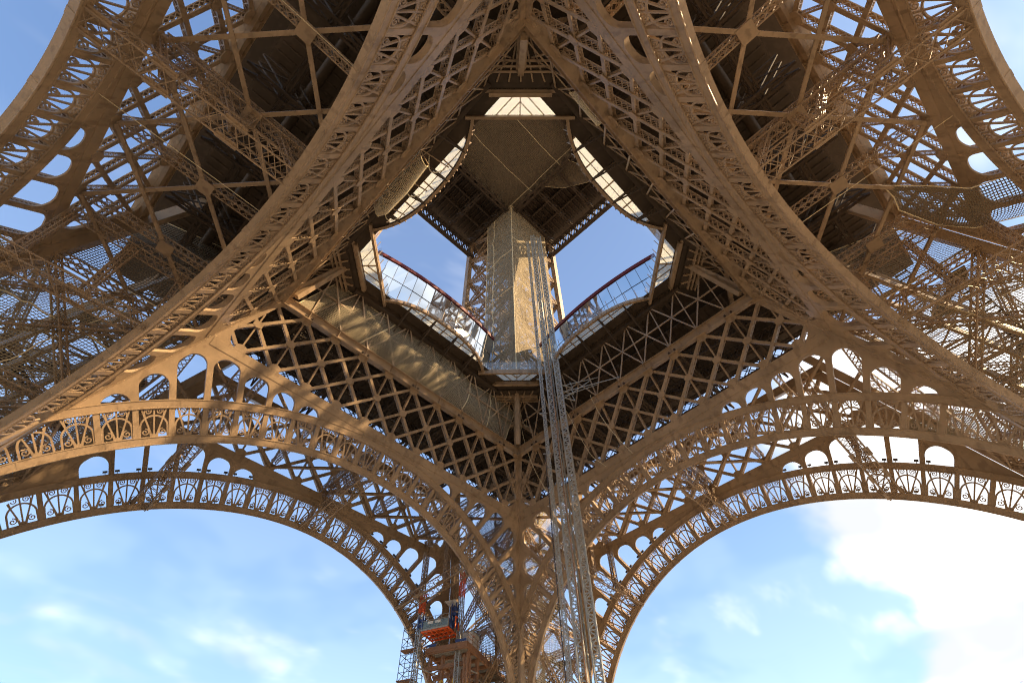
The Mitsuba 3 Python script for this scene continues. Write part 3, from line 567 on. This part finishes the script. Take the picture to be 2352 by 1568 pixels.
net('net flap hanging under the right side of the second floor', g, 0.24, 0.12, mat='netdark')
# wraps round the pillar above the first floor
zz = np.linspace(58.2, 109.0, 9)
g = grid([[(i2(z)-0.7, i2(z)-0.7+t*7.4, z) for t in (0, 0.25, 0.5, 0.75, 1.0)] for z in zz], (70, 24), (-0.3, 0, 0), 0.55, 41)
net('net wrapped round the left side of the pillar above the floor', g, 0.26, 0.13, ropes=[g[:, 16], g[30], g[46]], er=0.07, mat='netmid')
g = grid([[(i2(z)-0.7+t*11.0, i2(z)-0.7, z) for t in (0, 0.25, 0.5, 0.75, 1.0)] for z in zz], (70, 30), (0, -0.3, 0), 0.55, 43)
net('sunlit net wrapped round the right side of the pillar above the floor', g, 0.26, 0.13, ropes=[g[:, 0], g[34], g[52]], er=0.07)
# nets inside the far leg
FX = lambda t, z, e: (inn(z)+e, inn(z)+e+t*9.0, z)
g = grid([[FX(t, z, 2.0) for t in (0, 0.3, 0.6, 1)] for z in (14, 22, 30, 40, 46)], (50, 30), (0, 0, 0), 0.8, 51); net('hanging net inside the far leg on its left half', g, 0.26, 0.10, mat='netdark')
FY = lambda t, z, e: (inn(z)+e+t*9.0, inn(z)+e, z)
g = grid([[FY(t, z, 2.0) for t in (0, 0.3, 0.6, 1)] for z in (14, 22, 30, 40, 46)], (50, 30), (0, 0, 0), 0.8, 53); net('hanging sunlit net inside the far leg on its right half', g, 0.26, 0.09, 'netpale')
# ------------------------------------------------------------------ spotlights on the outer arches
def spotlights():
    m = MB(); m.bar((0, 0, 0), (0, 0.24, 0), 0.06, 0.06, (0, 0, 1)); m.bar((-0.2, 0.34, 0), (0.2, 0.34, 0), 0.22, 0.26, (0, 0, 1)); m.bar((-0.22, 0.24, 0), (0.22, 0.24, 0), 0.04, 0.3, (0, 0, 1))
    s = share(m, 'darkmetal'); n = 0
    for side, sd in ((0, 'left'), (270, 'right')):
        base = rotz(side)@plane(B_OUT)
        for k in range(-9, 10):
            for R, da in ((36.9, 0.9), (36.9, -0.9), (40.22, 1.3), (40.22, -1.3)):
                ph = 4.05*(k+0.5)+da
                if abs(ph) > 34: continue
                kk = key_of('spotlight'); scene[kk] = {**s, 'to_world': T(base@inplane(6.85, ph)@shift(0, R, -0.4))}
                tag(kk, f'small dark spotlight clamped to the ironwork of the {sd} outer arch', 'spotlight', f'spotlights along the {sd} outer arch')
spotlights()
# ------------------------------------------------------------------ tall galvanised masts
def az(deg, r, z): a = math.radians(deg); return np.array([CAM[0]+r*math.cos(a), CAM[1]+r*math.sin(a), z])
def mast(name, label, c, w, z0, z1, step, ch, la, ori=0.0, ladder=False):
    k = root(name, label, 'mast'); u = np.array([math.cos(ori), math.sin(ori), 0]); v = np.array([-u[1], u[0], 0]); off = [(-w/2, -w/2), (w/2, -w/2), (w/2, w/2), (-w/2, w/2)]
    P = [c+u*a+v*b for a, b in off]
    for p in P: obj('upright', MB().bar([*p[:2], z0], [*p[:2], z1], ch, ch, (1, 0, 0)), 'steel', k)
    n = int((z1-z0)/step); z = z0+np.arange(n+1)*step; m = MB()
    for i in range(4):
        p, q = P[i], P[(i+1) % 4]; A = np.c_[np.full(n+1, p[0]), np.full(n+1, p[1]), z]; B = np.c_[np.full(n+1, q[0]), np.full(n+1, q[1]), z]
        m.bars(A, B, la, la, (0, 0, 1)); 
        ev = np.arange(n) % 2 == i % 2
        m.bars(np.where(ev[:, None], A[:-1], B[:-1]), np.where(ev[:, None], B[1:], A[1:]), la, la, (0, 0, 1))
    obj('lacing', m, 'steel', k); labels[k+'__lacing'] = {'label': 'crossed lacing bars of the mast', 'kind': 'stuff'}
    return k
R0 = 46.0
k = mast('lattice_mast', 'galvanised lattice mast, left of the tall pair rising through the void', az(37.35, R0, 0), 0.62, 0, 97, 0.62, 0.15, 0.075, math.radians(37))
obj('cable', MB().tube([az(37.0, R0-0.5, z)+[0.08*math.sin(z*0.3), 0, 0] for z in np.linspace(0, 60, 60)], 0.05, 6), 'rust', k)
obj('guide_rail', MB().bar(az(36.62, R0+0.2, 0), az(36.62, R0+0.2, 97), 0.12, 0.12, (1, 0, 0)), 'steel', k)
k = mast('lattice_mast', 'galvanised lattice mast, right of the tall pair rising through the void', az(35.75, R0+0.1, 0), 0.66, 0, 96, 0.62, 0.15, 0.08, math.radians(36))
c = az(35.75, R0+0.1, 0)
for p, q in (((*c[:2], 51.2), (18.4, 2.9, 53.0)), ((*c[:2], 50.0), (18.4, -0.1, 50.6)), ((*c[:2], 49.2), (18.4, 3.2, 51.8)), ((c[0], c[1]+0.3, 48.6), (16.9, 3.4, 51.5))): obj('tie_bar', MB().tube([p, q], 0.055, 6), 'steel', k)
for dz in (48.8, 50.0, 51.2): obj('tie_bar', MB().bar((c[0]-0.3, c[1]-0.3, dz), (c[0]+1.5, c[1]-1.1, dz), 0.09, 0.09).bar((c[0]+1.5, c[1]-1.1, dz), (c[0]+1.3, c[1]-0.9, dz+1.2), 0.07, 0.07), 'steel', k)
k = mast('cable_mast', 'slim silver ladder mast, left of the tall pair', az(38.65, R0, 0), 0.36, 0, 95, 0.4, 0.08, 0.05, math.radians(38))
for z in (33, 40, 46.5, 53, 60): obj('clamp_arm', MB().bar(az(39.4, R0, z), az(38.2, R0, z), 0.08, 0.10), 'steel', k)
obj('supply_cable', MB().tube([az(39.1, R0-0.2, z) for z in np.linspace(0, 40, 30)], 0.05, 6), 'darkmetal', k)
obj('red_lamp_bracket', MB().bar(az(38.9, R0, 66.3), az(38.4, R0, 66.3), 0.3, 0.5), 'orange', k)
# ------------------------------------------------------------------ hoist platform beside the far leg
def hoist():
    A = np.array([0.40, -0.917, 0]); Bv = np.array([0.917, 0.40, 0]); c0 = np.array([19.4, 38.0, 31.35]); Z = np.array([0, 0, 1.0])
    P = lambda a, b, z=0: c0+A*a+Bv*b+Z*z
    k = root('hoist_platform', 'work hoist platform with bright orange underside and grey blue side panels', 'hoist')
    for b in np.linspace(0, 2.9, 4): obj('underframe_beam', MB().bar(P(0, b), P(3.9, b), 0.12, 0.22), 'orange', k)
    for a in np.linspace(0, 3.9, 7): obj('underframe_beam', MB().bar(P(a, -0.06, 0.01), P(a, 2.96, 0.01), 0.10, 0.20), 'orange', k)
    for a in (0.65, 1.95, 3.25): obj('diagonal_brace', MB().bar(P(a-0.65, 0, 0.03), P(a+0.65, 0.97, 0.03), 0.07, 0.08), 'orange', k)
    obj('deck', MB().poly(Polygon([P(0, 0)[:2], P(3.9, 0)[:2], P(3.9, 2.9)[:2], P(0, 2.9)[:2]]), 31.74, 31.80), 'rust', k)
    for a0, a1 in ((0, 1.25), (1.32, 2.55), (2.62, 3.9)):
        obj('side_panel', MB().bar(P(a0, -0.1, 0.72), P(a1, -0.1, 0.72), 0.04, 0.9), 'greyblue', k)
        for z in np.arange(0.4, 1.1, 0.16): obj('louvre', MB().bar(P(a0+0.05, -0.14, z), P(a1-0.05, -0.14, z), 0.05, 0.05), 'greyblue', k)
    obj('toe_board', MB().bar(P(-0.05, -0.12, 0.18), P(3.95, -0.12, 0.18), 0.06, 0.2), 'steel', k)
    for a in (0.9, 2.0): obj('notice_board', MB().bar(P(a, -0.17, 0.95), P(a+0.8, -0.17, 0.95), 0.02, 0.32), 'white', k)
    for a in np.linspace(0, 3.9, 5): obj('guard_post', MB().bar(P(a, -0.1, 0.2), P(a, -0.1, 1.75), 0.06, 0.06, (1, 0, 0)), 'steel', k)
    for z in (1.3, 1.75): obj('guard_rail', MB().bar(P(0, -0.1, z), P(3.9, -0.1, z), 0.05, 0.05), 'steel', k)
    for b in np.linspace(0, 2.9, 4): obj('guard_post', MB().bar(P(3.95, b, 0.2), P(3.95, b, 1.75), 0.06, 0.06, (1, 0, 0)), 'steel', k)
    obj('side_panel', MB().bar(P(3.97, 0, 0.72), P(3.97, 1.3, 0.72), 0.04, 0.95), 'blue', k)
    for a, b, h in ((4.0, 1.5, 3.6), (-0.2, 0.2, 2.1)):
        for da in (-0.32, 0.32):
            for db in (-0.32, 0.32): obj('drive_frame', MB().bar(P(a+da, b+db, 0.3), P(a+da, b+db, h), 0.14, 0.14, (1, 0, 0)), 'blue', k)
        for z in np.arange(0.8, h, 0.7): obj('drive_unit', MB().bar(P(a-0.3, b, z), P(a+0.3, b, z), 0.55, 0.36), 'blue', k)
    for z0, z1 in ((0.2, 1.7),): obj('red_guard', MB().bar(P(4.45, 1.0, z0), P(4.45, 1.0, z1), 0.10, 0.16, (1, 0, 0)).bar(P(4.45, 1.9, z0), P(4.45, 1.9, z1*0.7), 0.10, 0.16, (1, 0, 0)).bar(P(4.45, 1.0, z1), P(4.45, 1.6, z1), 0.1, 0.12), 'orange', k)
    obj('canopy', MB().poly(Polygon([P(2.6, 0.9)[:2], P(4.2, 0.9)[:2], P(4.2, 2.4)[:2], P(2.6, 2.4)[:2]]), 35.2, 35.28), 'white', k)
    for nm, (a, b), zt, zr in (('right', (4.55, 2.2), 39.5, 3.4), ('left', (-0.55, 0.4), 36.8, 2.8)):
        c = P(a, b); kk = mast('hoist_mast', f'{nm} pale lattice mast with a red top, carrying the hoist platform', np.array([c[0], c[1], 0]), 0.55, 0, zt-zr, 0.6, 0.10, 0.05, math.atan2(A[1], A[0]))
        obj('red_top', MB().lattice((c[0], c[1], zt-zr), (c[0], c[1], zt), 0.58, 0.58, ch=0.11, la=0.06, pitch=0.55), 'orange', kk)
        obj('wall_tie', MB().bar((c[0], c[1], 27.5), (c[0]+2.6*Bv[0]+1.6*A[0], c[1]+2.6*Bv[1]+1.6*A[1], 27.2), 0.12, 0.12), 'steel', kk)
    # platform of rusty steel on posts
    k = root('steel_platform', 'rusty steel work platform with corrugated underside on yellow and brown posts', 'platform')
    d0 = np.array([20.9, 38.4, 29.6]); Q = lambda a, b, z=0: d0+A*a+Bv*b+Z*z
    LA, LB = 5.8, 13.0
    for i, b in enumerate(np.arange(0, LB, 0.5)): obj('deck_sheet', MB().bar(Q(0, b+0.25), Q(LA, b+0.25), 0.46, 0.05).bar(Q(0, b+0.25, -0.05), Q(LA, b+0.25, -0.05), 0.2, 0.07), 'steel', k)
    for b in (0, 2.4, 4.8, 7.2, 9.6, 12.0): obj('cross_beam', MB().bar(Q(0, b, -0.3), Q(LA, b, -0.3), 0.24, 0.4), 'rust', k)
    for a in (0, LA): obj('edge_beam', MB().bar(Q(a, -0.1, -0.1), Q(a, LB, -0.1), 0.3, 0.75), 'rust', k)
    obj('edge_beam', MB().bar(Q(-0.1, -0.05, -0.05), Q(LA+0.1, -0.05, -0.05), 0.3, 0.6), 'rust', k)
    for a0, a1 in ((0, 1.4), (4.2, LA)): obj('toe_board', MB().bar(Q(a0, -0.22, 0.45), Q(a1, -0.22, 0.45), 0.05, 0.3), 'blue', k)
    for b in np.arange(0.2, 12, 1.5): obj('guard_post', MB().bar(Q(LA, b, 0.2), Q(LA, b, 1.5), 0.06, 0.06, (1, 0, 0)), 'rust', k)
    for z in (0.9, 1.5): obj('guard_rail', MB().bar(Q(LA, 0, z), Q(LA, 12, z), 0.05, 0.05), 'rust', k)
    for b in (1.0, 3.8):
        for j, a in enumerate((0.2, 2.0, 3.8, 5.6)):
            obj('post', MB().bar(Q(a, b, -0.5), Q(a, b, -30), 0.36, 0.36, (1, 0, 0)), 'rust', k)
            obj('post_sleeve', MB().bar(Q(a, b, -3.4), Q(a, b, -8), 0.42, 0.42, (1, 0, 0)), 'yellow', k)
    for b in (1.0, 3.8):
        obj('waler', MB().bar(Q(-0.6, b-0.2, -1.9), Q(LA, b-0.2, -1.9), 0.3, 0.5), 'rust', k)
        for a0, a1 in ((0.2, 2.0), (3.8, 2.0), (3.8, 5.6)):
            for z in (-2, -4.6, -7.2): obj('cross_brace', MB().bar(Q(a0, b, z), Q(a1, b, z-2.6), 0.12, 0.12).bar(Q(a1, b, z), Q(a0, b, z-2.6), 0.12, 0.12), 'rust', k)
    obj('trestle', MB().lattice(Q(5.9, 0.1, -1.4), Q(5.9, 0.1, -14), 1.0, 0.4, (0.4, -0.9, 0), ch=0.16, la=0.12, pitch=1.6, cross=False), 'rust', k)
    k = root('site_cabin', 'white cabin standing on the rusty platform behind its railing', 'cabin')
    obj('body', MB().bar(Q(4.3, 3.2, 1.55), Q(4.3, 5.4, 1.55), 1.6, 2.5), 'white', k); obj('door', MB().bar(Q(5.12, 4.0, 1.4), Q(5.12, 4.9, 1.4), 0.03, 1.9), 'white', k)
    obj('roof_rim', MB().bar(Q(4.3, 3.1, 2.84), Q(4.3, 5.5, 2.84), 1.75, 0.1), 'steel', k); obj('lettering', MB().bar(Q(5.13, 3.4, 2.3), Q(5.13, 3.8, 2.3), 0.02, 0.1), 'orange', k)
    # tube scaffold left of the platform
    k = root('tube_scaffold', 'thin dark tube scaffold with plank decks left of the rusty platform', 'scaffold')
    s0 = np.array([18.4, 40.6, 0]); S = lambda a, b, z: s0+A*a+Bv*b+Z*z
    for a in (0, 2.0):
        for b in (0, 1.3, 2.6): obj('standard', MB().tube([S(a, b, 0), S(a, b, 32.5)], 0.045, 6), 'darkmetal', k)
    for z in np.arange(16, 33, 1.0):
        m = MB()
        for b in (0, 1.3, 2.6): m.bar(S(0, b, z), S(2.2, b, z), 0.05, 0.05)
        for a in (0, 2.2): m.bar(S(a, 0, z+0.1), S(a, 2.6, z+0.1), 0.05, 0.05)
        if int(z) % 2 == 0: m.bar(S(0, 0, z), S(2.2, 0, z+2), 0.05, 0.05)
        obj('ledger_lift', m, 'darkmetal', k)
    for z in (22.1, 26.1, 29.6): obj('plank_deck', MB().bar(S(-0.1, 0.5, z), S(2.1, 0.5, z), 1.2, 0.08), 'rust', k)
    k = root('tube_scaffold', 'dense tube scaffold filling the far leg behind the iron columns', 'scaffold')
    m = []
    for bx in np.arange(36, 50, 2.0):
        for by in np.arange(36, 50, 2.0):
            zt = (B_OUT-max(bx, by))/SL; zb = max(0, (B_IN-min(bx, by))/SL)
            if zt-1 > 12: obj('standard', MB().tube([(bx, by, max(6, zb)), (bx, by, min(zt-1, 45))], 0.05, 5), 'tube', k)
    for z in np.arange(14, 44, 2.0):
        mm = MB(); lo, hi = max(inn(z)+1, 36), min(out(z)-1, 49)
        for b in np.arange(36, 50, 2.0):
            if lo < b < hi: mm.bar((lo, b, z), (hi, b, z), 0.06, 0.06).bar((b, lo, z+0.1), (b, hi, z+0.1), 0.06, 0.06)
            if lo < b < hi: mm.bar((lo, b, z), (lo+2, b, z+2), 0.05, 0.05).bar((b, lo, z), (b, lo+2, z+2), 0.05, 0.05)
        if mm.n: obj('ledger_lift', mm, 'tube', k)
hoist()
# ------------------------------------------------------------------ ropes
def catmull(p, n=40):
    from scipy.interpolate import CubicSpline
    p = np.asarray(p, float); t = np.arange(len(p)); return CubicSpline(t, p)(np.linspace(0, len(p)-1, n))
def rope(label, p, r=0.035, mat='ropemat'): tag(obj('rope', MB().tube(catmull(p) if len(p) > 2 else p, r, 5), mat, None), label, 'rope')
rope('long pale rope hanging in a slack curve right of the central column', [(18.3, 17.4, 56.1), (18.7, 17.5, 52.2), (19.8, 16.9, 46.8), (21.3, 16.0, 42.9), (21.8, 15.3, 41.7), (21.9, 15.0, 41.6)])
rope('short looped rope beside the corner bracket', [(18.2, 17.2, 58.0), (18.3, 17.2, 55.0), (18.9, 17.0, 53.6), (19.0, 17.0, 55.2)])
rope('double rope hanging before the right lattice belt, nearest the masts', [(17.9, 9.6, 54.3), (17.9, 9.2, 52.8), (18.0, 8.6, 50.2), (19.8, 7.9, 45.2), (20.6, 7.2, 42.8), (21.6, 6.4, 41.6)])
rope('slack rope hanging before the right lattice belt, furthest from the masts', [(18.1, 4.5, 50.5), (19.9, 4.1, 46.2), (21.2, 3.2, 43.2), (21.9, 2.6, 41.6)])
rope('straight pale life line near the top edge, left of the left inner arch', [(-38.5, -8.4, 41.5), (-24.0, -8.6, 41.5)], 0.03)
rope('straight pale life line across the dark bay left of the left inner arch', [(-38.5, 5.4, 41.0), (-24.0, 5.5, 41.0)], 0.03)
rope('straight pale life line across the dark bay right of the right inner arch', [(7.6, -38.0, 41.2), (7.7, -23.5, 41.2)], 0.03)
# ------------------------------------------------------------------ ground
scene['ground'] = {'type': 'rectangle', 'to_world': T().scale([3000, 3000, 1]), 'bsdf': {'type': 'ref', 'id': 'groundmat'}}
labels['ground'] = {'label': 'pale gravel ground under and around the tower', 'category': 'ground', 'kind': 'structure'}
labels['sky'] = {'label': 'blue sky with white clouds', 'category': 'sky', 'kind': 'structure'}
